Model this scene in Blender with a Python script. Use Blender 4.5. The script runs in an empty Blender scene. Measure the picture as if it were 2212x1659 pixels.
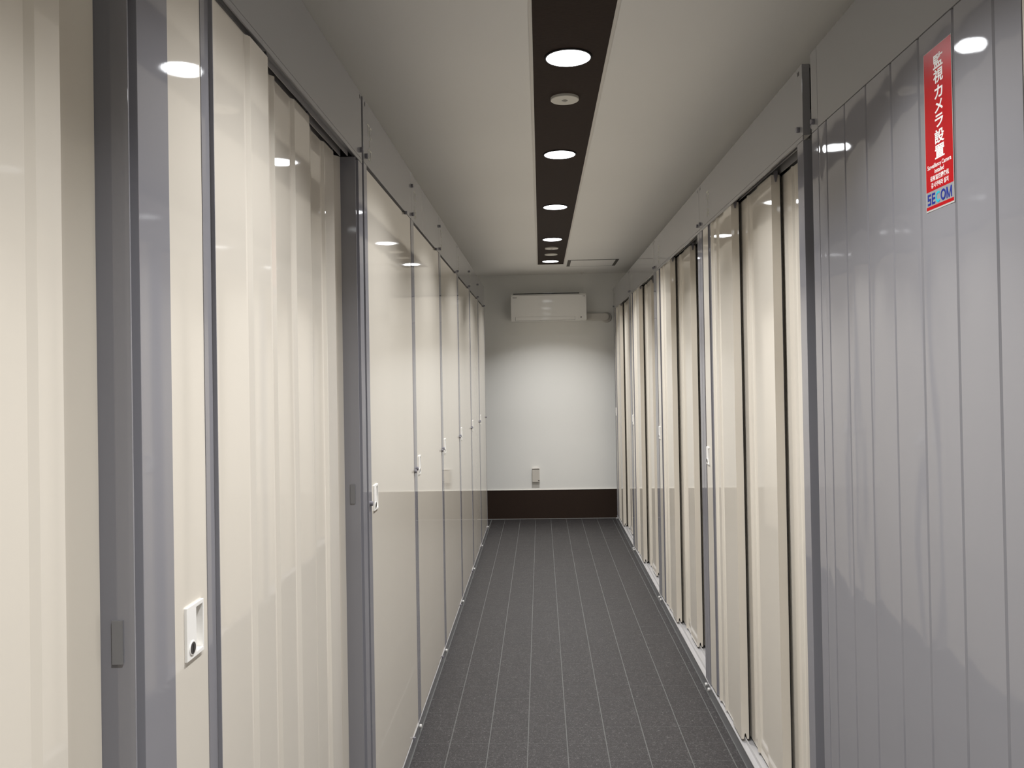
import bpy, bmesh, math, random
from mathutils import Matrix, Vector
random.seed(7)
C = bpy.context.scene.collection
scene = bpy.context.scene

# ------------------------------------------------------------------ camera
W_PX, H_PX = 2212, 1659
F_PX = 1800.0
PITCH, YAW, ROLL = 0.0094074, 0.0316144, 0.0173383
PPX, PPY = 1110.357, 794.939
EYE = Vector((0.0, 0.0, 1.48))
fw = Vector((-math.sin(YAW)*math.cos(PITCH), math.cos(YAW)*math.cos(PITCH), math.sin(PITCH)))
rt = Vector((math.cos(YAW), math.sin(YAW), 0.0))
up = rt.cross(fw)
r2 = rt*math.cos(ROLL) - up*math.sin(ROLL)
u2 = rt*math.sin(ROLL) + up*math.cos(ROLL)
cam_data = bpy.data.cameras.new('camera')
cam = bpy.data.objects.new('camera', cam_data)
C.objects.link(cam)
M = Matrix((( r2.x, u2.x, -fw.x, EYE.x), (r2.y, u2.y, -fw.y, EYE.y), (r2.z, u2.z, -fw.z, EYE.z), (0, 0, 0, 1)))
cam.matrix_world = M
cam_data.sensor_fit = 'HORIZONTAL'
cam_data.sensor_width = 36.0
cam_data.lens = F_PX/W_PX*36.0
cam_data.shift_x = (W_PX/2 - PPX)/W_PX
cam_data.shift_y = (PPY - H_PX/2)/W_PX
cam_data.clip_start = 0.02
scene.camera = cam

# ------------------------------------------------------------------ world and exposure
world = bpy.data.worlds.new('world')
scene.world = world
world.use_nodes = True
world.node_tree.nodes['Background'].inputs[0].default_value = (0.9, 0.95, 1.0, 1)
world.node_tree.nodes['Background'].inputs[1].default_value = 0.02
scene.view_settings.view_transform = 'Standard'
scene.view_settings.look = 'None'
scene.view_settings.gamma = 1.0
scene.view_settings.use_curve_mapping = False
scene.view_settings.exposure = 0.0
LAMP_W = 15.6          # power of one downlight
LAMP_SPREAD = 112.0    # beam of one downlight, degrees
LAMP_GLOW = 9.5        # brightness of the diffuser seen from the side
LAMP_COLOR = (0.985, 0.99, 1.0)
LAMP_Y = (-2.14, -0.94, 0.28, 1.50, 2.724, 3.92, 5.145, 6.37, 7.594)

# ------------------------------------------------------------------ main measures (metres)
XL, XR = -0.528, 0.748          # front planes of the two locker rows
ZC = 2.522                      # ceiling
YB = 8.62                       # far wall
Z_SILL = 0.053
Z_FB, Z_FT = 2.142, 2.342       # name board bottom / top
Y_BACK = -3.0

# ------------------------------------------------------------------ materials
def srgb(r, g, b):
    f = lambda c: (c/12.92 if c <= 0.04045 else ((c+0.055)/1.055)**2.4)
    return (f(r/255), f(g/255), f(b/255), 1)

def new_mat(name):
    m = bpy.data.materials.new(name)
    m.use_nodes = True
    return m, m.node_tree.nodes, m.node_tree.links, m.node_tree.nodes['Principled BSDF']

def noise(nt, lk, vec, scale, detail=2, rough=0.5):
    n = nt.new('ShaderNodeTexNoise')
    n.inputs['Scale'].default_value = scale
    n.inputs['Detail'].default_value = detail
    n.inputs['Roughness'].default_value = rough
    lk.new(vec, n.inputs['Vector'])
    return n

def paint(name, col, rough=0.14, wave=0.0, peel=0.0, metallic=0.0, spec=0.5, mottle=0.015, stretch=(1, 1, 0.35)):
    m, nt, lk, bs = new_mat(name)
    geo = nt.new('ShaderNodeNewGeometry')
    bs.inputs['Roughness'].default_value = rough
    bs.inputs['Metallic'].default_value = metallic
    bs.inputs['Specular IOR Level'].default_value = spec
    mp = nt.new('ShaderNodeMapping'); mp.inputs['Scale'].default_value = stretch
    lk.new(geo.outputs['Position'], mp.inputs['Vector'])
    n = noise(nt, lk, mp.outputs[0], 3.0, 2)
    ramp = nt.new('ShaderNodeMixRGB')
    c = Vector(col[:3])
    ramp.inputs[1].default_value = (*(c*(1-mottle)), 1)
    ramp.inputs[2].default_value = (*(c*(1+mottle)), 1)
    lk.new(n.outputs['Fac'], ramp.inputs[0])
    lk.new(ramp.outputs[0], bs.inputs['Base Color'])
    last = None
    if wave > 0:
        w = noise(nt, lk, mp.outputs[0], 4.0, 1, 0.3)
        b = nt.new('ShaderNodeBump'); b.inputs['Strength'].default_value = 1.0
        b.inputs['Distance'].default_value = wave
        lk.new(w.outputs['Fac'], b.inputs['Height'])
        last = b
    if peel > 0:
        p = noise(nt, lk, geo.outputs['Position'], 420.0, 1)
        b = nt.new('ShaderNodeBump'); b.inputs['Strength'].default_value = 1.0
        b.inputs['Distance'].default_value = peel
        lk.new(p.outputs['Fac'], b.inputs['Height'])
        if last: lk.new(last.outputs[0], b.inputs['Normal'])
        last = b
    if last: lk.new(last.outputs[0], bs.inputs['Normal'])
    return m

CREAM = paint('cream_steel', srgb(219, 212, 200), 0.032, 0.00035, 0.000006, spec=0.8)
GREY = paint('grey_steel', srgb(140, 139, 144), 0.035, 0.0003, 0.000006, spec=0.7)
DGREY = paint('dark_grey_steel', srgb(112, 112, 114), 0.25)
FASC = paint('grey_board', srgb(148, 147, 148), 0.08, 0.0003)
SHEET = paint('grey_ribbed_steel', srgb(142, 141, 145), 0.035, 0.0018, 0.000006, stretch=(1, 1.7, 0.42))
CAPM = paint('grey_cap', srgb(118, 116, 122), 0.4)
CAPW = paint('pale_cap', srgb(205, 203, 200), 0.35)
ALU = paint('sill_metal', srgb(186, 184, 184), 0.3, metallic=0.35)
STRIKE = paint('strike_grey', srgb(128, 127, 128), 0.4)
WHITEP = paint('white_plastic', srgb(240, 238, 234), 0.35)
BLACKP = paint('black_plastic', srgb(28, 26, 26), 0.4)
DARKP = paint('dark_plastic', srgb(62, 60, 60), 0.45)
LETTER = paint('pale_letter', srgb(214, 212, 198), 0.5)
ACM = paint('appliance_white', srgb(240, 238, 233), 0.05)
SENS = paint('sensor_white', srgb(224, 220, 210), 0.5)
TRIMW = paint('white_trim', srgb(226, 222, 214), 0.5)
RED = paint('sign_red', srgb(182, 8, 18), 0.25)
SIGNW = paint('sign_white', srgb(248, 246, 244), 0.35)
SIGNG = paint('sign_grey', srgb(150, 150, 152), 0.3)
BLUE = paint('sign_blue', srgb(18, 42, 140), 0.3)
CYAN = paint('sign_cyan', srgb(30, 185, 205), 0.3)
CLEARE = paint('sign_edge', srgb(190, 188, 184), 0.3)

def plaster(name, col, scale=180, dist=0.0004, rough=0.8):
    m, nt, lk, bs = new_mat(name)
    geo = nt.new('ShaderNodeNewGeometry')
    n = noise(nt, lk, geo.outputs['Position'], scale, 4, 0.6)
    b = nt.new('ShaderNodeBump'); b.inputs['Distance'].default_value = dist; b.inputs['Strength'].default_value = 0.7
    lk.new(n.outputs['Fac'], b.inputs['Height']); lk.new(b.outputs[0], bs.inputs['Normal'])
    n2 = noise(nt, lk, geo.outputs['Position'], 1.6, 2)
    mx = nt.new('ShaderNodeMixRGB'); c = Vector(col[:3])
    mx.inputs[1].default_value = (*(c*0.985), 1); mx.inputs[2].default_value = (*(c*1.015), 1)
    lk.new(n2.outputs['Fac'], mx.inputs[0]); lk.new(mx.outputs[0], bs.inputs['Base Color'])
    bs.inputs['Roughness'].default_value = rough
    bs.inputs['Specular IOR Level'].default_value = 0.25
    return m

WALLM = plaster('wall_paper', srgb(244, 243, 238))
CEILM = plaster('ceiling_paper', srgb(244, 242, 237))

def woven(name, col):
    m, nt, lk, bs = new_mat(name)
    geo = nt.new('ShaderNodeNewGeometry')
    mp = nt.new('ShaderNodeMapping'); mp.inputs['Scale'].default_value = (60, 500, 500)
    lk.new(geo.outputs['Position'], mp.inputs['Vector'])
    n = noise(nt, lk, mp.outputs[0], 1.0, 3)
    mx = nt.new('ShaderNodeMixRGB'); c = Vector(col[:3])
    mx.inputs[1].default_value = (*(c*0.6), 1); mx.inputs[2].default_value = (*(c*1.4), 1)
    lk.new(n.outputs['Fac'], mx.inputs[0]); lk.new(mx.outputs[0], bs.inputs['Base Color'])
    b = nt.new('ShaderNodeBump'); b.inputs['Distance'].default_value = 0.0004
    lk.new(n.outputs['Fac'], b.inputs['Height']); lk.new(b.outputs[0], bs.inputs['Normal'])
    bs.inputs['Roughness'].default_value = 0.7
    bs.inputs['Specular IOR Level'].default_value = 0.2
    return m
BROWN = woven('dark_brown_sheet', srgb(50, 38, 31))

def tile_mat():
    m, nt, lk, bs = new_mat('speckled_tile')
    geo = nt.new('ShaderNodeNewGeometry')
    w = noise(nt, lk, geo.outputs['Position'], 90.0, 2)
    add = nt.new('ShaderNodeMixRGB'); add.blend_type = 'LINEAR_LIGHT'; add.inputs[0].default_value = 0.012
    lk.new(geo.outputs['Position'], add.inputs[1]); lk.new(w.outputs['Color'], add.inputs[2])
    v = nt.new('ShaderNodeTexVoronoi'); v.inputs['Scale'].default_value = 330.0
    lk.new(add.outputs[0], v.inputs['Vector'])
    sep = nt.new('ShaderNodeSeparateColor'); lk.new(v.outputs['Color'], sep.inputs[0])
    r = nt.new('ShaderNodeValToRGB')
    e = r.color_ramp.elements
    e[0].position = 0.0; e[0].color = srgb(36, 34, 34)
    e[1].position = 1.0; e[1].color = srgb(98, 96, 95)
    for p, c in ((0.35, (43, 40, 40)), (0.62, (50, 47, 47)), (0.84, (60, 57, 57)), (0.94, (76, 74, 73))):
        x = e.new(p); x.color = srgb(*c)
    lk.new(sep.outputs[0], r.inputs[0])
    n2 = noise(nt, lk, geo.outputs['Position'], 480.0, 3, 0.7)
    r2_ = nt.new('ShaderNodeMapRange'); r2_.inputs[1].default_value = 0.35; r2_.inputs[2].default_value = 0.68
    r2_.inputs[3].default_value = 0.55; r2_.inputs[4].default_value = 1.45
    lk.new(n2.outputs['Fac'], r2_.inputs[0])
    mul = nt.new('ShaderNodeVectorMath'); mul.operation = 'SCALE'
    lk.new(r.outputs[0], mul.inputs[0]); lk.new(r2_.outputs[0], mul.inputs['Scale'])
    lk.new(mul.outputs[0], bs.inputs['Base Color'])
    bs.inputs['Roughness'].default_value = 0.55
    bs.inputs['Specular IOR Level'].default_value = 0.3
    return m
TILE = tile_mat()
GROUT = paint('pale_joint', srgb(84, 84, 82), 0.7)

def emit(name, col, s):
    m, nt, lk, bs = new_mat(name)
    nt.remove(bs)
    e = nt.new('ShaderNodeEmission'); e.inputs[0].default_value = (*col, 1); e.inputs[1].default_value = s
    lk.new(e.outputs[0], nt['Material Output'].inputs[0])
    return m
GLOW = emit('lamp_glow', (0.96, 0.98, 1.0), LAMP_GLOW)

# ------------------------------------------------------------------ mesh helpers
class MB:
    def __init__(s): s.v = []; s.f = []
    def quadstrip(s, ring0, ring1, cap=True):
        a = len(s.v); n = len(ring0)
        s.v += ring0 + ring1
        for i in range(n):
            j = (i+1) % n
            s.f.append((a+i, a+j, a+n+j, a+n+i))
        if cap:
            s.f.append(tuple(a+i for i in range(n))[::-1]); s.f.append(tuple(a+n+i for i in range(n)))
        return s
    def box(s, x0, x1, y0, y1, z0, z1):
        r = lambda z: [(x0, y0, z), (x1, y0, z), (x1, y1, z), (x0, y1, z)]
        return s.quadstrip(r(z0), r(z1))
    def prism_z(s, pts, z0, z1, pts2=None):
        return s.quadstrip([(x, y, z0) for x, y in pts], [(x, y, z1) for x, y in (pts2 or pts)])
    def prism_x(s, pts, x0, x1):
        return s.quadstrip([(x0, y, z) for y, z in pts], [(x1, y, z) for y, z in pts])
    def prism_y(s, pts, y0, y1):
        return s.quadstrip([(x, y0, z) for x, z in pts], [(x, y1, z) for x, z in pts])
    def cyl(s, c, ax, r, h, n=16, r2=None):
        r2 = r if r2 is None else r2
        A = []; B = []
        for i in range(n):
            a = 2*math.pi*i/n; p, q = math.cos(a), math.sin(a)
            if ax == 'x': A.append((c[0], c[1]+r*p, c[2]+r*q)); B.append((c[0]+h, c[1]+r2*p, c[2]+r2*q))
            if ax == 'y': A.append((c[0]+r*p, c[1], c[2]+r*q)); B.append((c[0]+r2*p, c[1]+h, c[2]+r2*q))
            if ax == 'z': A.append((c[0]+r*p, c[1]+r*q, c[2])); B.append((c[0]+r2*p, c[1]+r2*q, c[2]+h))
        return s.quadstrip(A, B)
    def mesh(s, name, off=(0, 0, 0)):
        me = bpy.data.meshes.new(name)
        me.from_pydata([(x-off[0], y-off[1], z-off[2]) for x, y, z in s.v], [], s.f)
        bm = bmesh.new(); bm.from_mesh(me); bmesh.ops.recalc_face_normals(bm, faces=bm.faces); bm.to_mesh(me); bm.free()
        return me
    def obj(s, name, mat, parent=None, bevel=0, smooth=False, off=None):
        o0 = off if off is not None else (world_loc(parent) if parent else (0, 0, 0))
        me = s.mesh(name, o0)
        me.materials.append(mat)
        o = bpy.data.objects.new(name, me)
        C.objects.link(o)
        if parent: o.parent = parent
        elif off is not None: o.location = off
        if bevel:
            b = o.modifiers.new('bevel', 'BEVEL'); b.width = bevel; b.segments = 2; b.limit_method = 'ANGLE'; b.angle_limit = 0.6
        if smooth:
            for p in me.polygons: p.use_smooth = len(p.vertices) == 4
        return o

def world_loc(o):
    v = Vector((0, 0, 0))
    while o: v += o.location; o = o.parent
    return v

def thing(name, label, cat, loc, group=None):
    o = bpy.data.objects.new(name, None); C.objects.link(o)
    o.empty_display_size = 0.05
    o.location = loc; o['label'] = label; o['category'] = cat
    if group: o['group'] = group
    return o
def tag(o, label, cat, group=None):
    o['label'] = label; o['category'] = cat
    if group: o['group'] = group
    return o
def struct(o): o['kind'] = 'structure'; return o
def B(*a): return MB().box(*a)

def text_obj(name, body, mat, parent, origin, xdir, ydir, size, bold=0.0, align='CENTER', sx=1.0, depth=0.0003, shear=0.0, spacing=1.0):
    cu = bpy.data.curves.new(name, 'FONT')
    cu.body = body; cu.size = size; cu.align_x = align; cu.align_y = 'CENTER'
    cu.offset = bold; cu.extrude = depth; cu.resolution_u = 3; cu.shear = shear; cu.space_character = spacing
    tmp = bpy.data.objects.new('tmp', cu); C.objects.link(tmp)
    dg = bpy.context.evaluated_depsgraph_get()
    me = bpy.data.meshes.new_from_object(tmp.evaluated_get(dg))
    bpy.data.objects.remove(tmp)
    X = Vector(xdir); Y = Vector(ydir); Z = X.cross(Y); O = Vector(origin)-world_loc(parent)
    xs = [v.co.x for v in me.vertices]; ys = [v.co.y for v in me.vertices]
    cx, cy = (min(xs)+max(xs))/2, (min(ys)+max(ys))/2
    for v in me.vertices:
        p = v.co.copy(); v.co = O + X*((p.x-cx)*sx) + Y*(p.y-cy) + Z*p.z
    me.materials.clear(); me.materials.append(mat)
    o = bpy.data.objects.new(name, me); C.objects.link(o); o.parent = parent
    return o

def text_fit(name, body, mat, parent, y_a, y_b, z0, z1, bold=0.0, shear=0.0, x=None, spacing=1.0):
    """a line of flat lettering on the right-hand wall (reads towards -y), stretched to the given box"""
    o = text_obj(name, body, mat, parent, (0, 0, 0), (0, -1, 0), (0, 0, 1), 1.0, bold, shear=shear, depth=0.0, spacing=spacing)
    me = o.data; off = world_loc(parent)
    ys = [v.co.y for v in me.vertices]; zs = [v.co.z for v in me.vertices]
    ay, by = max(ys), min(ys); az, bz = min(zs), max(zs)
    for v in me.vertices:
        v.co.y = y_a + (v.co.y-ay)/(by-ay)*(y_b-y_a) - off.y
        v.co.z = z0 + (v.co.z-az)/(bz-az)*(z1-z0) - off.z
        v.co.x = x - off.x
    return o

# ------------------------------------------------------------------ room shell
floor = struct(B(-1.75, 1.95, Y_BACK, YB+0.1, -0.12, -0.0003).obj('floor', GROUT))
struct(B(-1.75, 1.95, Y_BACK-0.1, YB+0.1, ZC, ZC+0.1).obj('ceiling', CEILM))
wb = struct(B(-1.75, 1.95, YB, YB+0.1, -0.05, ZC).obj('wall_back', WALLM))
struct(B(-1.75, -1.65, Y_BACK, YB, -0.05, ZC).obj('wall_left', WALLM))
struct(B(1.85, 1.95, Y_BACK, YB, -0.05, ZC).obj('wall_right', WALLM))
struct(B(-1.75, 1.95, Y_BACK-0.1, Y_BACK, -0.05, ZC).obj('wall_front', WALLM))
bb = struct(B(-1.65, 1.85, YB-0.006, YB, 0.004, 0.2985).obj('baseboard_back', BROWN))
B(-1.65, 1.85, YB-0.010, YB, 0.2985, 0.3025).obj('cap_strip', TRIMW, bb)
B(-1.65, 1.85, YB-0.012, YB-0.002, -0.001, 0.004).obj('sealant_line', paint('grey_sealant', srgb(150, 150, 148), 0.5), bb)

# floor tiles: 9 columns between the locker rows
xs = [XL+0.002] + [-0.3905+0.1572*i for i in range(8)] + [XR-0.002]
G0, GD = 4.604, 0.1545
tile_meshes = {}
def tile_mesh(w):
    k = round(w, 4)
    if k not in tile_meshes:
        gx, gy = 0.0031, 0.0016
        m = MB()
        a = [(gx/2, gy/2), (w-gx/2, gy/2), (w-gx/2, GD-gy/2), (gx/2, GD-gy/2)]
        b = [(gx/2+.0004, gy/2+.0003), (w-gx/2-.0004, gy/2+.0003), (w-gx/2-.0004, GD-gy/2-.0003), (gx/2+.0004, GD-gy/2-.0003)]
        m.prism_z(a, -0.0020, 0.0, b)
        me = m.mesh('floor_tile'); me.materials.append(TILE); tile_meshes[k] = me
    return tile_meshes[k]
first_row = -12
for r in range(first_row, first_row+33):
    for ci in range(9):
        o = bpy.data.objects.new('floor_tile', tile_mesh(xs[ci+1]-xs[ci]))
        C.objects.link(o); o.parent = floor
        o.location = (xs[ci], G0+GD*r, random.uniform(-0.00004, 0.00004))
rest = MB()
for r in list(range(-49, first_row)) + list(range(first_row+33, 27)):
    for ci in range(9):
        y0 = G0+GD*r; y1 = min(y0+GD, YB-0.012)
        if y1-y0 < 0.02: continue
        rest.box(xs[ci]+.0022, xs[ci+1]-.0022, y0+.00095, y1-.00095, -0.002, 0.0)
for r in range(22, 27):
    y0 = max(G0+GD*r, 7.97); y1 = min(G0+GD*(r+1), YB-0.012)
    for k in range(7): rest.box(XL-0.0022-0.1572*(k+1), XL-0.0022-0.1572*k-0.0044, y0+.00095, y1-.00095, -0.002, 0.0)
ro = rest.obj('floor_tile_field', TILE, floor); ro['kind'] = 'stuff'

# dark sheet strip in the ceiling with a pale edge trim
SX0, SX1, SY0, SY1 = -0.0065, 0.2325, -2.75, 7.82
strip = struct(B(SX0, SX1, SY0, SY1, ZC-0.0015, ZC+0.01).obj('trim_1', BROWN))
t = MB()
for (x0, x1, y0, y1) in ((SX0-0.010, SX0, SY0-0.01, SY1+0.01), (SX1, SX1+0.010, SY0-0.01, SY1+0.01), (SX0, SX1, SY1, SY1+0.01), (SX0, SX1, SY0-0.01, SY0)):
    t.box(x0, x1, y0, y1, ZC-0.003, ZC+0.01)
t.obj('edge_trim', TRIMW, strip)

# ------------------------------------------------------------------ locker building blocks
class Side:
    def __init__(s, sg, X): s.sg = sg; s.X = X
    def x(s, d): return s.X + s.sg*d
    def box(s, d0, d1, y0, y1, z0, z1, m=None):
        a, b = sorted((s.x(d0), s.x(d1)))
        return (m or MB()).box(a, b, y0, y1, z0, z1)
    def prism(s, pts, z0, z1, m=None, pts2=None):
        f = lambda P: [(s.x(d), y) for d, y in P]
        return (m or MB()).prism_z(f(pts), z0, z1, f(pts2) if pts2 else None)
L = Side(-1, XL); R = Side(1, XR)

def cap(sd, y, z, parent, mat=CAPM, r=0.0078, h=0.0085, name='bolt_cap'):
    m = MB()
    h_ = sd.sg*-h
    m.cyl((sd.x(-0.0005), y, z), 'x', r, h_*0.75, 14)
    m.cyl((sd.x(-0.0005)+h_*0.75, y, z), 'x', r, h_*0.25, 14, r*0.86)
    return m.obj(name, mat, parent, smooth=False)

def slot(sd, y, z, parent):
    return sd.box(-0.0004, 0.0004, y-0.0075, y+0.0075, z-0.0055, z+0.0055).obj('slot', DARKP, parent)

HZB, HZT = 1.0660, 1.1445          # bottom / top of every pull plate
PA, PB = 0.0330, 0.0590            # pocket, measured from the lock-side edge of the plate
PZB, PZT = HZB+0.005, HZT-0.005
def handle(sd, y0, dirn, d0, parent):
    """white recessed pull plate; y0 = lock-side edge, dirn = direction towards the pull pocket"""
    Y = lambda s: y0 + dirn*s
    def bx(m, a, b, z0, z1, p0, p1):
        ya, yb = sorted((Y(a), Y(b)))
        sd.box(d0-p1, d0-p0, ya, yb, z0, z1, m)
    zb, zt, t = HZB, HZT, 0.0040
    m = MB()
    bx(m, 0, PA, zb, zt, 0.0, t)
    bx(m, PA, 0.0612, PZT, zt, 0.0, t)
    bx(m, PA, 0.0612, zb, PZB, 0.0, t)
    bx(m, PB, 0.0612, PZB, PZT, 0.0, t)
    bx(m, PA, PB, PZB, PZT, -0.0128, -0.0118)
    bx(m, PA, PA+0.0008, PZB, PZT, -0.0118, t-0.0002)
    bx(m, PB-0.0008, PB, PZB, PZT, -0.0118, t-0.0002)
    bx(m, PA+0.0008, PB-0.0008, PZT-0.0008, PZT, -0.0118, t-0.0002)
    bx(m, PA+0.0008, PB-0.0008, PZB, PZB+0.0008, -0.0118, t-0.0002)
    m.obj('handle', WHITEP, parent)
    m = MB(); yc, zc = Y(0.0180), 1.082
    m.cyl((sd.x(d0-t), yc, zc), 'x', 0.0115, -sd.sg*0.0012, 24, 0.0105)
    m.obj('lock_rim', WHITEP, parent)
    m = MB()
    m.cyl((sd.x(d0-t-0.0012), yc, zc), 'x', 0.0088, -sd.sg*0.0005, 24)
    m.obj('lock_cylinder', DARKP, parent)
    m = MB(); sd.box(d0-t-0.0021, d0-t-0.0017, yc-0.0013, yc+0.0013, zc-0.0058, zc+0.0058, m)
    m.obj('key_slot', BLACKP, parent)

def leaf(sd, y0, dirn, w, d0, ribs, parent, grip=True, th=0.029, slant=0, gap_shade=0):
    """one corrugated sliding door leaf. s runs from the lock edge (y0) to the trailing edge."""
    Y = lambda s: y0 + dirn*s
    lo = 0.0065
    prof = [(0.0, 0.0)]
    if grip:
        prof += [(0.0, 0.119), (0.008, 0.119), (0.008, 0.171), (0.0, 0.171), (0.0, 0.182), (lo, 0.192)]
    else:
        prof += [(0.0, 0.045), (lo, 0.062)]
    for i, r in enumerate(ribs):
        if i == len(ribs)-1:
            prof += [(lo, r-0.006), (0.0, r+0.005)]
        else:
            prof += [(lo, r-0.011), (0.0, r-0.003), (0.0, r+0.003), (lo, r+0.011)]
    if slant: prof += [(0.0, w-slant), (0.016, w-slant+0.003), (0.0, w)]
    else: prof += [(0.0, w)]
    zt, zb, zn = (2.122 if sd is L else 2.140), 0.063, 0.084
    P = [(d0+d, Y(s)) for d, s in prof]
    m = MB()
    back = [(d0+th, Y(w)), (d0+th, Y(0))]
    if grip:
        hs = 0.034 if sd is L else 0.006
        k = prof.index((0.0, 0.119))
        cut = prof[:k] + [(0.0, hs+PA), (0.013, hs+PA), (0.013, hs+PB), (0.0, hs+PB)] + prof[k:]
        sd.prism(P + back, zn, PZB, m)
        sd.prism([(d0+d, Y(s)) for d, s in cut] + back, PZB, PZT, m)
        sd.prism(P + back, PZT, zt, m)
    else:
        sd.prism(P + back, zn, zt, m)
    md = d0+th*0.52
    sd.prism(P + [(md-0.006, Y(w)), (md-0.006, Y(0))], zb, zn, m, P + [(md-0.002, Y(w)), (md-0.002, Y(0))])
    sd.prism([(md+0.006, Y(0)), (md+0.006, Y(w)), (d0+th, Y(w)), (d0+th, Y(0))], zb, zn, m,
             [(md+0.002, Y(0)), (md+0.002, Y(w)), (d0+th, Y(w)), (d0+th, Y(0))])
    o = m.obj('sliding_door', CREAM, parent)
    if grip:
        m = MB()
        a, b = sorted((Y(0.1195), Y(0.1705)))
        sd.box(d0+0.0055, d0+0.0078, a, b, zb, zt, m)
        sd.box(d0-0.0012, d0+0.0078, a, a+0.0022, zb, zt, m)
        sd.box(d0-0.0012, d0+0.0078, b-0.0022, b, zb, zt, m)
        m.obj('grip_channel', GREY, o)
        handle(sd, Y(0.034 if sd is L else 0.006), dirn, d0, o)
    # added black strip imitating the shade in the slot behind the leaf
    if gap_shade:
        a, b = sorted((Y(w-0.004), Y(w-0.014)))
        sd.box(d0+th, d0+th+gap_shade, a, b, zb+0.004, zt-0.002).obj('gap_shade_strip', BLACKP, o)
    # grey guide clip hooked over the trailing top corner
    m = MB()
    ye = Y(w)
    a, b = sorted((ye, ye+dirn*0.006))
    xa, xb = sd.x(md-0.006), sd.x(md+0.006)
    m.prism_y([(xa, zt+0.012), (xb, zt+0.012), (xb, zt-0.004), (sd.x(md+0.002), zt-0.024), (sd.x(md-0.002), zt-0.024), (xa, zt-0.004)], a, b)
    m.obj('guide_clip', CAPM, o)
    return o

def shell(sd, y0, y1, root, depth=1.0):
    """roof, side sheets, back sheet and kick board shared by every locker"""
    sd.box(0.022, depth, y0+0.001, y1-0.001, Z_FT-0.012, Z_FT-0.002).obj('roof_panel', DGREY, root)
    sd.box(0.032, depth, y0+0.001, y0+0.004, 0.0, Z_FT-0.013).obj('side_panel', DGREY, root)
    sd.box(0.032, depth, y1-0.004, y1-0.001, 0.0, Z_FT-0.013).obj('side_panel', DGREY, root)
    sd.box(depth-0.004, depth, y0+0.004, y1-0.004, 0.0, Z_FT-0.013).obj('back_panel', DGREY, root)
    sd.box(0.0, 0.004, y0+0.0006, y1-0.0006, 0.0, Z_SILL-0.004).obj('kick_board', DGREY, root)

def board(sd, y0, y1, root, zb=Z_FB):
    return sd.box(0.0, 0.022, y0+0.0008, y1-0.0008, zb, Z_FT).obj('name_board', FASC, root, bevel=0.0008)

def number(sd, a, b, yc, brd):
    """two letters over a short tick over two digits, as on the photograph"""
    xd = (0, 1, 0) if sd is L else (0, -1, 0)
    x = sd.x(-0.0006)
    text_obj('board_letters', a, LETTER, brd, (x, yc, 2.2590), xd, (0, 0, 1), 0.055, 0.0, depth=0.00005)
    sd.box(-0.0007, -0.0001, yc-0.0016, yc+0.0016, 2.2110, 2.2310).obj('board_tick', LETTER, brd)
    text_obj('board_digits', b, LETTER, brd, (x, yc, 2.1835), xd, (0, 0, 1), 0.055, 0.0, depth=0.00005)

def sliding_locker(sd, y0, y1, num, label, group, leaves, ncol=3, caps=(), near_post=0.055, far_post=0.052, jamb=False, pitch=0.035, th=0.029, num_y=None):
    root = thing('storage_locker', label, 'locker', (sd.x(0.0), (y0+y1)/2, 0.0), group)
    shell(sd, y0, y1, root)
    brd = board(sd, y0, y1, root)
    if num: number(sd, num[:2], num[3:], num_y, brd)
    # thin lip under the board
    sd.box(-0.0008, 0.003, y0+0.001, y1-0.001, 2.1285, 2.1405).obj('board_lip', FASC, root, bevel=0.0006)
    # posts
    if near_post: sd.box(0.0, 0.030, y0+0.0015, y0+near_post, Z_SILL, 2.128).obj('post', GREY, root, bevel=0.0010)
    if jamb:
        yj = y1-far_post-0.0235 if far_post > 0.09 else y1-far_post-0.035
        yf = y1-far_post
        pts = [(0.0, yf), (0.0, y1-0.0008), (0.031, y1-0.0008), (0.031, y1-0.006), (0.100, y1-0.006), (0.100, yj), (0.0012, yj), (0.0012, yj+0.003), (0.022, yj+0.004), (0.022, yf-0.001)]
        p = sd.prism(pts, Z_SILL, 2.128).obj('post', GREY, root, bevel=0.0006)
        sd.prism([(0.088, yj-0.079), (0.046, yj-0.0006), (0.100, yj-0.0006), (0.100, yj-0.079)], Z_SILL, 2.128).obj('inner_lining', CREAM, root)
        # latch strike plate on the jamb face
        f = lambda d: yj
        m = MB(); sd.prism([(0.016, f(0.016)-0.0005), (0.030, f(0.030)-0.0005), (0.030, f(0.030)-0.0030), (0.016, f(0.016)-0.0030)], 1.117, 1.173, m)
        m.obj('strike_plate', STRIKE, p)
    else:
        sd.box(0.0, 0.030, y1-far_post, y1-0.0015, Z_SILL, 2.128).obj('post', GREY, root, bevel=0.0010)
    # sill with three ribs the leaves run on
    ya, yb = y0+0.002, y1-0.002
    s = sd.box(-0.002, 0.125, ya, yb, Z_SILL-0.004, Z_SILL).obj('sill', ALU, root)
    # head box and hanging fins between the leaves
    sd.box(0.022, 0.125, ya+0.01, yb-0.01, 2.206, 2.216).obj('head_plate', DGREY, root)
    for k in range(3):
        d = 0.003+pitch*k+th*0.52
        sd.box(d-0.0012, d+0.0012, ya+near_post, yb-far_post, Z_SILL, Z_SILL+0.016).obj('rail', ALU, s)
        dd = 0.003+pitch*(k+1)-0.002
        sd.box(dd-0.0009, dd+0.0009, ya+near_post, yb-far_post-0.04, 2.128 if sd is L else 2.146, 2.2055).obj('head_fin', ALU, root)
    for (ls, dr, w, k, ribs, grip) in leaves:
        leaf(sd, ls, dr, w, 0.003+pitch*k, ribs, root, grip, th, 0, (pitch-th-0.0008) if k < 2 else 0)
    for (y, z, mt) in caps: cap(sd, y, z, root, mt) if mt else slot(sd, y, z, brd)
    return root

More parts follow.
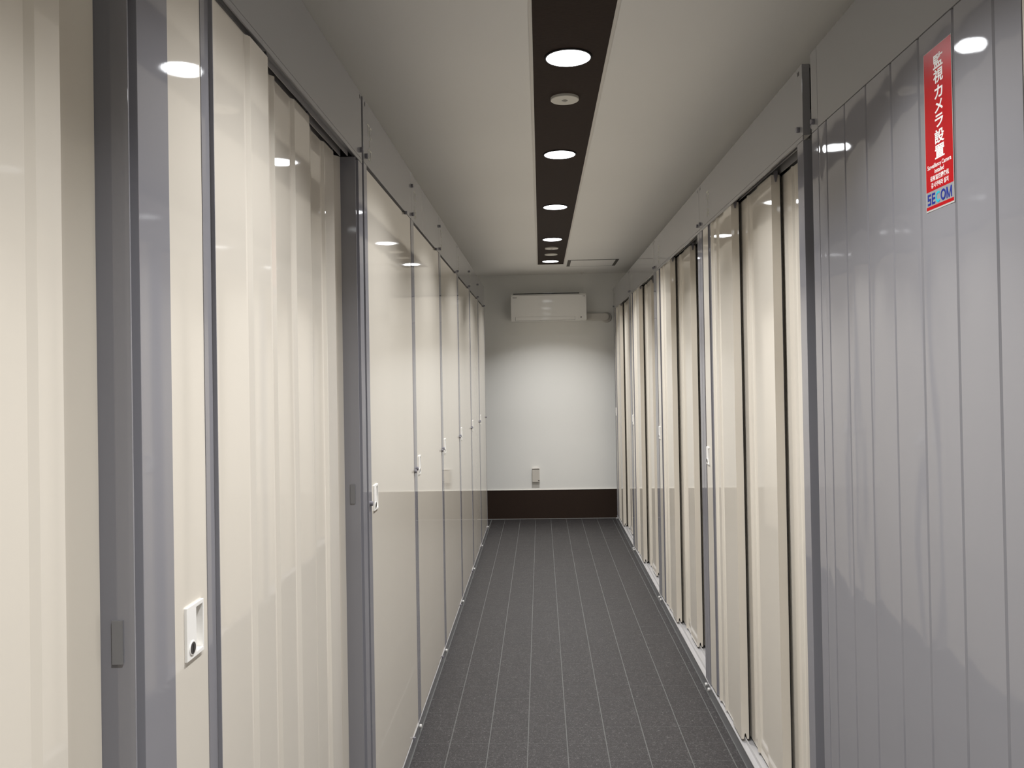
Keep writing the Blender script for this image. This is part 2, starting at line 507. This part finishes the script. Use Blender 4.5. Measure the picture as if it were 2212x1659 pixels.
# ------------------------------------------------------------------ right row: four wide lockers with three sliding leaves
RY = [2.355, 3.880, 5.405, 6.930, 8.453]
nums = ['TF-16', 'TF-15', 'TF-14', 'TF-13']
labs = ['wide cream sliding-door locker marked TF 16 on the right, next to the grey partition',
        'second wide cream sliding-door locker on the right, just beyond the one marked TF 16',
        'third wide cream sliding-door locker from the grey partition in the right-hand row',
        'farthest wide cream sliding-door locker on the right, next to the end wall']
for i in range(4):
    y0, y1 = RY[i], RY[i+1]
    lv = [(y1-0.058, -1, 0.566, 0, (0.285, 0.425), True),
          (y0+0.467+0.570, -1, 0.570, 1, (0.10, 0.245, 0.385), False),
          (y0+0.052+0.570, -1, 0.570, 2, (0.12, 0.262, 0.40), False)]
    cp = [(y0+0.034, 2.324, None), (y0+0.034, 2.165, CAPM), (y1-0.028, 2.324, None), (y1-0.028, 2.163, CAPM),
          (y0+0.034, 0.030, CAPW), (y1-0.028, 0.030, CAPW)]
    sliding_locker(R, y0+0.001, y1-0.001, nums[i], labs[i], 'wide sliding-door lockers of the right-hand row', lv, caps=cp, num_y=y1-0.197)

# ------------------------------------------------------------------ left row, near part: two sliding lockers
LY = [2.512, 3.465, 4.420, 5.378, 6.285, 7.135, 7.965]
lvA = [(1.181, 1, 0.454, 0, (0.347,), True),
       (1.554, 1, 0.455, 1, (0.187, 0.327), False),
       (1.935, 1, 0.397, 2, (0.16, 0.29), False)]
sliding_locker(L, 1.1795, 2.4975, '', 'wide cream sliding-door locker on the left with a white handle and keyhole in the foreground', None, lvA,
               caps=[(2.482, 2.326, None), (2.478, 2.166, CAPM), (1.21, 2.166, CAPM)], near_post=0.0, far_post=0.0525, jamb=True, pitch=0.0215, th=0.018)
lvB = [(-0.20, 1, 0.455, 0, (0.347,), True),
       (0.19, 1, 0.455, 1, (0.187, 0.327), False),
       (0.56, 1, 0.4255, 2, (0.12, 0.25, 0.3705), False)]
sliding_locker(L, -0.25, 1.1785, '', 'cream sliding-door locker at the very left edge, ending at a grey post', None, lvB,
               near_post=0.046, far_post=0.0925, jamb=True, pitch=0.0215, th=0.018)

# ------------------------------------------------------------------ left row, far part: six narrow hinged lockers
ords = ['TC 07, nearest of the six narrow ones on the left', 'TC 08, second narrow one along the left row',
        None, None, None, None]
nlab = ['narrow cream hinged-door locker marked TC 07, nearest of the six narrow ones on the left',
        'narrow cream hinged-door locker marked TC 08, second of the six narrow ones on the left',
        'third narrow cream hinged-door locker on the left, counting from the one marked TC 07',
        'fourth narrow cream hinged-door locker on the left, counting from the one marked TC 07',
        'fifth narrow cream hinged-door locker on the left, last but one before the end wall',
        'sixth and farthest narrow cream hinged-door locker on the left, next to the end wall']
def swing_locker(y0, y1, i):
    w = y1-y0
    root = thing('storage_locker', nlab[i], 'locker', (L.x(0), (y0+y1)/2, 0), 'narrow hinged-door lockers of the left-hand row')
    ya = y0+0.009 if i == 0 else y0+0.0008
    shell(L, ya, y1, root)
    brd = board(L, ya, y1-0.0004, root)
    number(L, 'TC', '%02d' % (7+i), y0+0.104, brd)
    yd0, yd1 = y0+0.056, y1-0.176
    L.box(0.0, 0.028, ya+0.0004, yd0-0.0015, Z_SILL, Z_FB-0.001).obj('post', GREY, root, bevel=0.0008)
    L.box(0.0, 0.028, y1-0.023, y1-0.0008, Z_SILL, Z_FB-0.001).obj('post', GREY, root, bevel=0.0008)
    L.box(0.0015, 0.024, yd1+0.0015, y1-0.0235, Z_SILL+0.002, Z_FB-0.001).obj('fixed_panel', CREAM, root, bevel=0.0012)
    hy = y0+0.077; ye = yd1-0.0015; m = MB()
    L.box(0.0005, 0.024, yd0, ye, Z_SILL+0.007, PZB, m)
    L.prism([(0.0005, yd0), (0.0005, hy+PA), (0.0137, hy+PA), (0.0137, hy+PB), (0.0005, hy+PB), (0.0005, ye), (0.024, ye), (0.024, yd0)], PZB, PZT, m)
    L.box(0.0005, 0.024, yd0, ye, PZT, 2.128, m)
    d = m.obj('door', CREAM, root)
    handle(L, hy, 1, 0.0005, d)
    L.box(-0.0015, 0.10, ya+0.001, y1-0.001, Z_SILL-0.003, Z_SILL+0.0005).obj('sill', ALU, root)
    m = MB(); m.cyl((L.x(-0.005), yd1, 2.1290), 'z', 0.006, 0.012, 12); m.obj('hinge_pin', CAPM, root)
    m = MB(); m.cyl((L.x(-0.005), yd1, 0.046), 'z', 0.006, 0.013, 12); m.obj('hinge_pin', CAPM, root)
    if i in (0, 3): slot(L, y0+0.036 if i == 0 else y0+0.024, 2.326, brd)
    else: cap(L, y0+0.010, (0, 2.285, 2.286, 0, 2.276, 2.270)[i], root)
    for (y, z, mt) in ( (y0+(0.034 if i == 0 else 0.012), 2.165, CAPM), (y0+0.026, 1.097, CAPM), (y1-0.026, 1.092, CAPM), (y0+(0.034 if i == 0 else 0.0), 0.030, CAPW)):
        if y > y1-0.1 and i == 5: continue
        cap(L, y, z, root, mt)
    if i == 5:
        cap(L, y1-0.02, 2.155, root); cap(L, y1-0.02, 1.092, root); cap(L, y1-0.02, 0.045, root, CAPW)
for i in range(6):
    swing_locker(LY[i], LY[i+1]-0.0, i)

# ------------------------------------------------------------------ right side, near part: grey ribbed partition with the sign
PY0, PY1 = 1.303, 2.284
part = thing('grey_partition', 'ribbed grey steel partition on the right carrying the red camera warning sign', 'partition', (R.x(0), (PY0+PY1)/2, 0))
grooves = [2.174, 2.046, 1.914, 1.779, 1.6505, 1.5145, 1.382]
pts = []
y = PY1-0.0495
pts.append((0.0015, y))
prev = y
for g in grooves:
    ha = (prev-g)/2-0.005; mid = (prev+g)/2
    for t_ in (-0.75, -0.45, -0.15, 0.15, 0.45, 0.75):
        pts.append((0.0018-0.0003*(1-t_*t_), mid-t_*ha))
    pts += [(0.0018, g+0.0046), (0.0062, g+0.0016), (0.0062, g-0.0016), (0.0018, g-0.0046)]
    prev = g
pts += [(0.0015, PY0), (0.020, PY0), (0.020, PY1-0.0495)]
sh = R.prism(pts, 0.0, 2.126).obj('ribbed_sheet', SHEET, part)
for p in sh.data.polygons: p.use_smooth = True
sh.data.set_sharp_from_angle(angle=math.radians(14))
R.box(0.0, 0.020, PY1-0.049, PY1, 0.0, 2.124).obj('edge_post', GREY, part, bevel=0.0012)
R.box(0.0, 0.022, PY1-0.050, PY1, 2.1255, 2.342).obj('board_end', FASC, part, bevel=0.0012)
R.box(0.0, 0.022, PY0, PY1-0.0515, 2.1275, 2.342).obj('top_board', FASC, part, bevel=0.0008)
R.box(0.022, 1.0, PY0, PY1, 2.33, 2.34).obj('roof_panel', DGREY, part)
cap(R, 2.262, 2.150, part)
m = MB(); m.cyl((R.x(0.008), PY1, 2.146), 'y', 0.008, 0.011, 14); m.obj('bolt_cap', CAPM, part)
# filler strip closing the slot between partition and first locker
R.box(0.045, 0.050, PY1+0.002, RY[0]-0.002, 0.0, 2.335).obj('filler_strip', DGREY, part)

# near right locker, only its edge reaches into the frame
root = thing('storage_locker', 'cream locker at the right edge, nearer than the grey partition, only its edge showing', 'locker', (R.x(0), 0.5, 0))
shell(R, -0.25, 1.3025, root); board(R, -0.25, 1.3025, root)
leaf(R, 1.3020, -1, 0.57, 0.003, (0.285, 0.425), root, False)
leaf(R, 0.86, -1, 0.57, 0.038, (0.12, 0.25, 0.40), root, False)
leaf(R, 0.35, -1, 0.57, 0.003, (0.12, 0.25, 0.40), root, False)
R.box(-0.002, 0.125, -0.248, 1.296, Z_SILL-0.004, Z_SILL).obj('sill', ALU, root)

# ------------------------------------------------------------------ warning sign
sx = R.x(0.0)+0.0012
sign = thing('warning_sign', 'tall red surveillance camera sticker with white vertical writing on the grey ribbed partition', 'sign', (sx, 1.5705, 1.781))
B(sx-0.0003, sx+0.0003, 1.5185, 1.6270, 1.7790, 2.0832).obj('backing', CLEARE, sign)
B(sx-0.0005, sx-0.0003, 1.5200, 1.6255, 1.8165, 2.0823).obj('red_field', RED, sign)
B(sx-0.0005, sx-0.0003, 1.5200, 1.6255, 1.7885, 1.8165).obj('grey_field', SIGNG, sign)
B(sx-0.0005, sx-0.0003, 1.5200, 1.6255, 1.7822, 1.7885).obj('red_stripe', RED, sign)
xt = sx-0.0007
zs = [(2.0675, 2.0405), (2.0390, 2.0125), (2.0080, 1.9835), (1.9800, 1.9575), (1.9535, 1.9300), (1.9265, 1.9000), (1.8975, 1.8725)]
for ch, (a, b) in zip('監視カメラ設置', zs):
    hw = 0.0185 if ch in '監視設置' else 0.0160
    text_fit('sign_character', ch, SIGNW, sign, 1.5690+hw, 1.5690-hw, b, a, bold=0.024, x=xt)
text_fit('sign_text', 'Surveillance Camera', SIGNW, sign, 1.6185, 1.5265, 1.8585, 1.8670, bold=0.018, x=xt)
text_fit('sign_text', 'installed', SIGNW, sign, 1.5905, 1.5545, 1.8475, 1.8560, bold=0.018, x=xt)
text_fit('sign_text', '设有监控摄像机', SIGNW, sign, 1.6080, 1.5360, 1.8345, 1.8445, bold=0.018, x=xt)
text_fit('sign_text', '감시카메라 설치', SIGNW, sign, 1.6050, 1.5385, 1.8215, 1.8315, bold=0.018, x=xt)
lett = [('S', 1.6195, 1.6055), ('E', 1.6035, 1.5905), ('C', 1.5895, 1.5705), ('O', 1.5685, 1.5490), ('M', 1.5470, 1.5265)]
def pstrip(name, polys, mat):
    m = MB()
    for k, P in enumerate(polys): m.prism_x([(y, z) for y, z in P], xt-0.0001-0.000012*k, xt+0.0001)
    return m.obj(name, mat, sign)
zb, zt = 1.7912, 1.8120; H = zt-zb; tk = 0.0040
def rect(a, b, z0, z1): return [(a, z0), (b, z0), (b, z1), (a, z1)]
a, b = 1.6200, 1.6068
pstrip('sign_logo_letter', [rect(a, b, zt-tk, zt), rect(a, b, zb+H/2-tk/2, zb+H/2+tk/2), rect(a, b, zb, zb+tk), rect(a, a-tk, zb+H/2, zt), rect(b, b+tk, zb, zb+H/2)], BLUE)
a, b = 1.6035, 1.5905
pstrip('sign_logo_letter', [rect(a, b, zt-tk, zt), rect(a, b, zb+H/2-tk/2, zb+H/2+tk/2), rect(a, b, zb, zb+tk), rect(a, a-tk, zb, zt-tk)], BLUE)
def arc(yc, zc, ry, rz, t, a0, a1, n=18):
    out = []
    for i in range(n):
        p, q = a0+(a1-a0)*i/n, a0+(a1-a0)*(i+1)/n
        out.append([(yc-ry*math.cos(p), zc+rz*math.sin(p)), (yc-ry*math.cos(q), zc+rz*math.sin(q)),
                    (yc-(ry-t)*math.cos(q), zc+(rz-t)*math.sin(q)), (yc-(ry-t)*math.cos(p), zc+(rz-t)*math.sin(p))])
    return out
pstrip('sign_logo_letter', arc(1.5782, (zb+zt)/2, 0.0104, H/2, tk, math.radians(50), math.radians(310)), CYAN)
pstrip('sign_logo_letter', arc(1.5588, (zb+zt)/2, 0.0098, H/2, tk, 0, 2*math.pi, 24), BLUE)
a, b = 1.5470, 1.5265; mid = (a+b)/2
pstrip('sign_logo_letter', [rect(a, a-tk*0.9, zb, zt), rect(b, b+tk*0.9, zb, zt),
        [(a, zt), (a-tk, zt), (mid-tk*0.2, zb), (mid+tk*0.5, zb)], [(b, zt), (b+tk, zt), (mid+tk*0.5, zb), (mid-tk*0.2, zb)]], BLUE)

# ------------------------------------------------------------------ ceiling fittings
CX = 0.109
dl_lab = {2.724: 'large round downlight nearest the camera in the dark ceiling strip',
          3.92: 'second round downlight from the camera, beyond the nearest motion sensor',
          5.145: 'third round downlight along the dark ceiling strip, in the middle',
          6.37: 'fourth round downlight, just before the pair of small white discs',
          7.594: 'last round downlight at the far end of the dark ceiling strip',
          1.50: 'round downlight overhead, first one out of frame above the camera',
          0.28: 'round downlight directly above the camera position',
          -0.94: 'round downlight first behind the camera', -2.14: 'round downlight farthest behind the camera'}
for y in LAMP_Y:
    root = thing('downlight', dl_lab[y], 'ceiling light', (CX, y, ZC-0.0015), 'round downlights in the dark ceiling strip')
    m = MB(); n = 40
    outer = [(CX+0.0790*math.cos(2*math.pi*i/n), y+0.0790*math.sin(2*math.pi*i/n)) for i in range(n)]
    lip = [(CX+0.0755*math.cos(2*math.pi*i/n), y+0.0755*math.sin(2*math.pi*i/n)) for i in range(n)]
    inner = [(CX+0.0725*math.cos(2*math.pi*i/n), y+0.0725*math.sin(2*math.pi*i/n)) for i in range(n)]
    z0, z1, z2 = ZC-0.0016, ZC-0.0062, ZC-0.0056
    a = len(m.v)
    m.v += [(p[0], p[1], z0) for p in outer] + [(p[0], p[1], z1) for p in lip] + [(p[0], p[1], z1) for p in inner] + [(p[0], p[1], z0) for p in inner]
    for k in range(4):
        for i in range(n):
            j = (i+1) % n; q = (k+1) % 4
            m.f.append((k*n+i, k*n+j, q*n+j, q*n+i))
    m.obj('trim_ring', BLACKP, root, smooth=True)
    MB().cyl((CX, y, ZC-0.0056), 'z', 0.0724, 0.003, 40).obj('diffuser', GLOW, root)
    ld = bpy.data.lights.new('lamp', 'AREA'); ld.shape = 'DISK'; ld.size = 0.13
    ld.energy = LAMP_W; ld.color = LAMP_COLOR; ld.spread = math.radians(LAMP_SPREAD)
    lo = bpy.data.objects.new('lamp', ld); C.objects.link(lo); lo.parent = root
    lo.location = (0, 0, -0.0062)

def disc(name, y, label, cat, r=0.053, h=0.010, lens=True):
    root = thing(name, label, cat, (CX, y, ZC-0.0015))
    m = MB()
    m.cyl((CX, y, ZC-0.0015-h*0.85), 'z', r, h*0.85, 40)
    m.cyl((CX, y, ZC-0.0015-h), 'z', r-0.0016, h*0.15, 40, r)
    m.obj('cover', SENS, root)
    if lens:
        m = MB(); m.cyl((CX, y, ZC-0.0015-h-0.0004), 'z', 0.0115, 0.0006, 24)
        m.obj('lens_ring', paint('sensor_grey', srgb(150, 146, 138), 0.5), root)
        m = MB(); rr = 0.009; prev = None
        for k in range(4):
            r0 = rr*math.cos(k*math.pi/8); r1_ = rr*math.cos((k+1)*math.pi/8)
            za = ZC-0.0015-h-0.0004-rr*0.5*math.sin(k*math.pi/8); zb_ = ZC-0.0015-h-0.0004-rr*0.5*math.sin((k+1)*math.pi/8)
            m.cyl((CX, y, zb_), 'z', max(r1_, 0.0006), za-zb_, 20, r0)
        m.obj('lens', paint('sensor_lens', srgb(176, 172, 164), 0.3), root)
disc('motion_sensor', 3.126, 'small white round motion sensor just beyond the nearest downlight', 'sensor')
disc('motion_sensor', 6.80, 'small white round motion sensor far off, just beyond the fourth downlight', 'sensor', r=0.055)
disc('smoke_detector', 7.165, 'flat white round ceiling disc between the far motion sensor and the last downlight', 'detector', r=0.056, h=0.006, lens=False)

hx0, hx1, hy0, hy1 = 0.267, 0.731, 7.567, 8.008
hr = thing('access_hatch', 'square ceiling access hatch with a dark gap around it, right of the dark strip', 'hatch', ((hx0+hx1)/2, (hy0+hy1)/2, ZC))
HG = paint('hatch_gap', srgb(92, 88, 82), 0.6)
m = MB(); g = 0.030; gy = 0.021
m.box(hx0, hx0+g, hy0, hy1, ZC-0.0015, ZC); m.box(hx1-g, hx1, hy0, hy1, ZC-0.0015, ZC)
m.box(hx0+g, hx1-g, hy0, hy0+gy, ZC-0.0015, ZC); m.box(hx0+g, hx1-g, hy1-gy, hy1, ZC-0.0015, ZC)
m.obj('dark_frame', HG, hr)
B(hx0+g, hx1-g, hy0+gy, hy1-gy, ZC-0.003, ZC).obj('hatch_panel', CEILM, hr)

nz = thing('ceiling_hook', 'tiny white ceiling fitting above the right end of the air conditioner', 'fitting', (0.442, 8.47, ZC))
MB().cyl((0.442, 8.47, ZC-0.006), 'z', 0.016, 0.006, 20).obj('rose', TRIMW, nz)
MB().cyl((0.442, 8.47, ZC-0.022), 'z', 0.008, 0.016, 16).obj('stem', TRIMW, nz)

# ------------------------------------------------------------------ air conditioner on the end wall
ax0, ax1, az0, az1, ayf = -0.287, 0.4745, 2.0285, 2.288, 8.400
ac = thing('air_conditioner', 'white wall-mounted air conditioner high on the end wall', 'air conditioner', ((ax0+ax1)/2, YB, az0))
prof = [(YB-0.001, az0+0.030), (YB-0.001, az1+0.020), (ayf+0.040, az1+0.020), (ayf+0.018, az1+0.012), (ayf+0.018, az0+0.010), (ayf+0.030, az0+0.001), (ayf+0.12, az0+0.002)]
MB().prism_x(prof, ax0+0.004, ax1-0.004).obj('casing', ACM, ac, bevel=0.003)
def rrect(x0, x1, z0, z1, r, n=5):
    P = []
    for cx, cz, a0 in ((x1-r, z1-r, 0), (x0+r, z1-r, 90), (x0+r, z0+r, 180), (x1-r, z0+r, 270)):
        for i in range(n+1):
            a = math.radians(a0+90*i/n); P.append((cx+r*math.cos(a), cz+r*math.sin(a)))
    return P
fp = MB().prism_y(rrect(ax0, ax1, az0, az1, 0.014), ayf, ayf+0.017).obj('front_panel', ACM, ac, bevel=0.003)
B(-0.262, 0.405, ayf+0.020, ayf+0.045, az1+0.001, az1+0.0225).obj('top_grille', BLACKP, ac)
m = MB()
for k in range(2): m.box(-0.262, 0.405, ayf+0.028+0.012*k, ayf+0.034+0.012*k, az1+0.0226, az1+0.026)
m.obj('grille_bar', ACM, ac)
B(-0.244, 0.3590, ayf-0.0008, ayf+0.002, 2.0330, 2.0700).obj('flap_gap', DARKP, ac)
B(-0.2415, 0.3575, ayf-0.0045, ayf-0.0009, 2.0350, 2.0698).obj('air_flap', ACM, ac, bevel=0.001)
B(0.411, 0.427, ayf-0.0012, ayf+0.001, 2.0565, 2.0650).obj('display_window', BLACKP, ac)
B(0.394, 0.400, ayf-0.0008, ayf+0.001, 2.0490, 2.0505).obj('indicator_mark', CAPM, ac)
B(0.4185, 0.4205, ayf-0.0008, ayf+0.001, 2.0460, 2.0540).obj('indicator_mark', CAPM, ac)
text_obj('maker_lettering', 'Panasonic', DARKP, fp, (-0.2465, ayf-0.0006, 2.2672), (1, 0, 0), (0, 0, 1), 0.0105, 0.00035, depth=0.0002)
m = MB(); m.cyl((0.4405, ayf-0.0008, 2.273), 'y', 0.0028, 0.001, 12)
m.prism_y([(0.446, 2.273), (0.455, 2.280), (0.455, 2.266)], ayf-0.0008, ayf+0.0002)
m.obj('corner_mark', DARKP, fp)

pc = thing('pipe_cover', 'white duct cover running from the air conditioner to a round wall sleeve', 'pipe cover', (0.6, YB, 2.037))
PCM = paint('duct_plastic', srgb(214, 210, 202), 0.5)
m = MB(); P = []
for i in range(9):
    a = math.radians(-90+180*i/8); P.append((0.680+0.0355*math.cos(a), 2.0725+0.0355*math.sin(a)))
P += [(0.4755, 2.108), (0.4755, 2.037)]
m.prism_y(P, YB-0.055, YB-0.001); m.obj('duct', PCM, pc, bevel=0.006)
m = MB(); m.cyl((0.690, YB-0.014, 2.066), 'y', 0.049, 0.013, 36, 0.0545); m.obj('wall_sleeve', PCM, pc, bevel=0.002)

wbx = thing('wall_unit', 'small upright beige wall box with a black top slot, low on the end wall', 'wall box', (-0.065, YB, 0.382))
B(-0.1035, -0.0275, YB-0.032, YB-0.001, 0.383, 0.5225).obj('body', paint('box_beige', srgb(214, 208, 198), 0.45), wbx, bevel=0.002)
B(-0.1015, -0.0295, YB-0.0335, YB-0.031, 0.5145, 0.5205).obj('top_slot', BLACKP, wbx)
B(-0.0425, -0.0300, YB-0.0335, YB-0.031, 0.3935, 0.4025).obj('indicator', BLACKP, wbx)
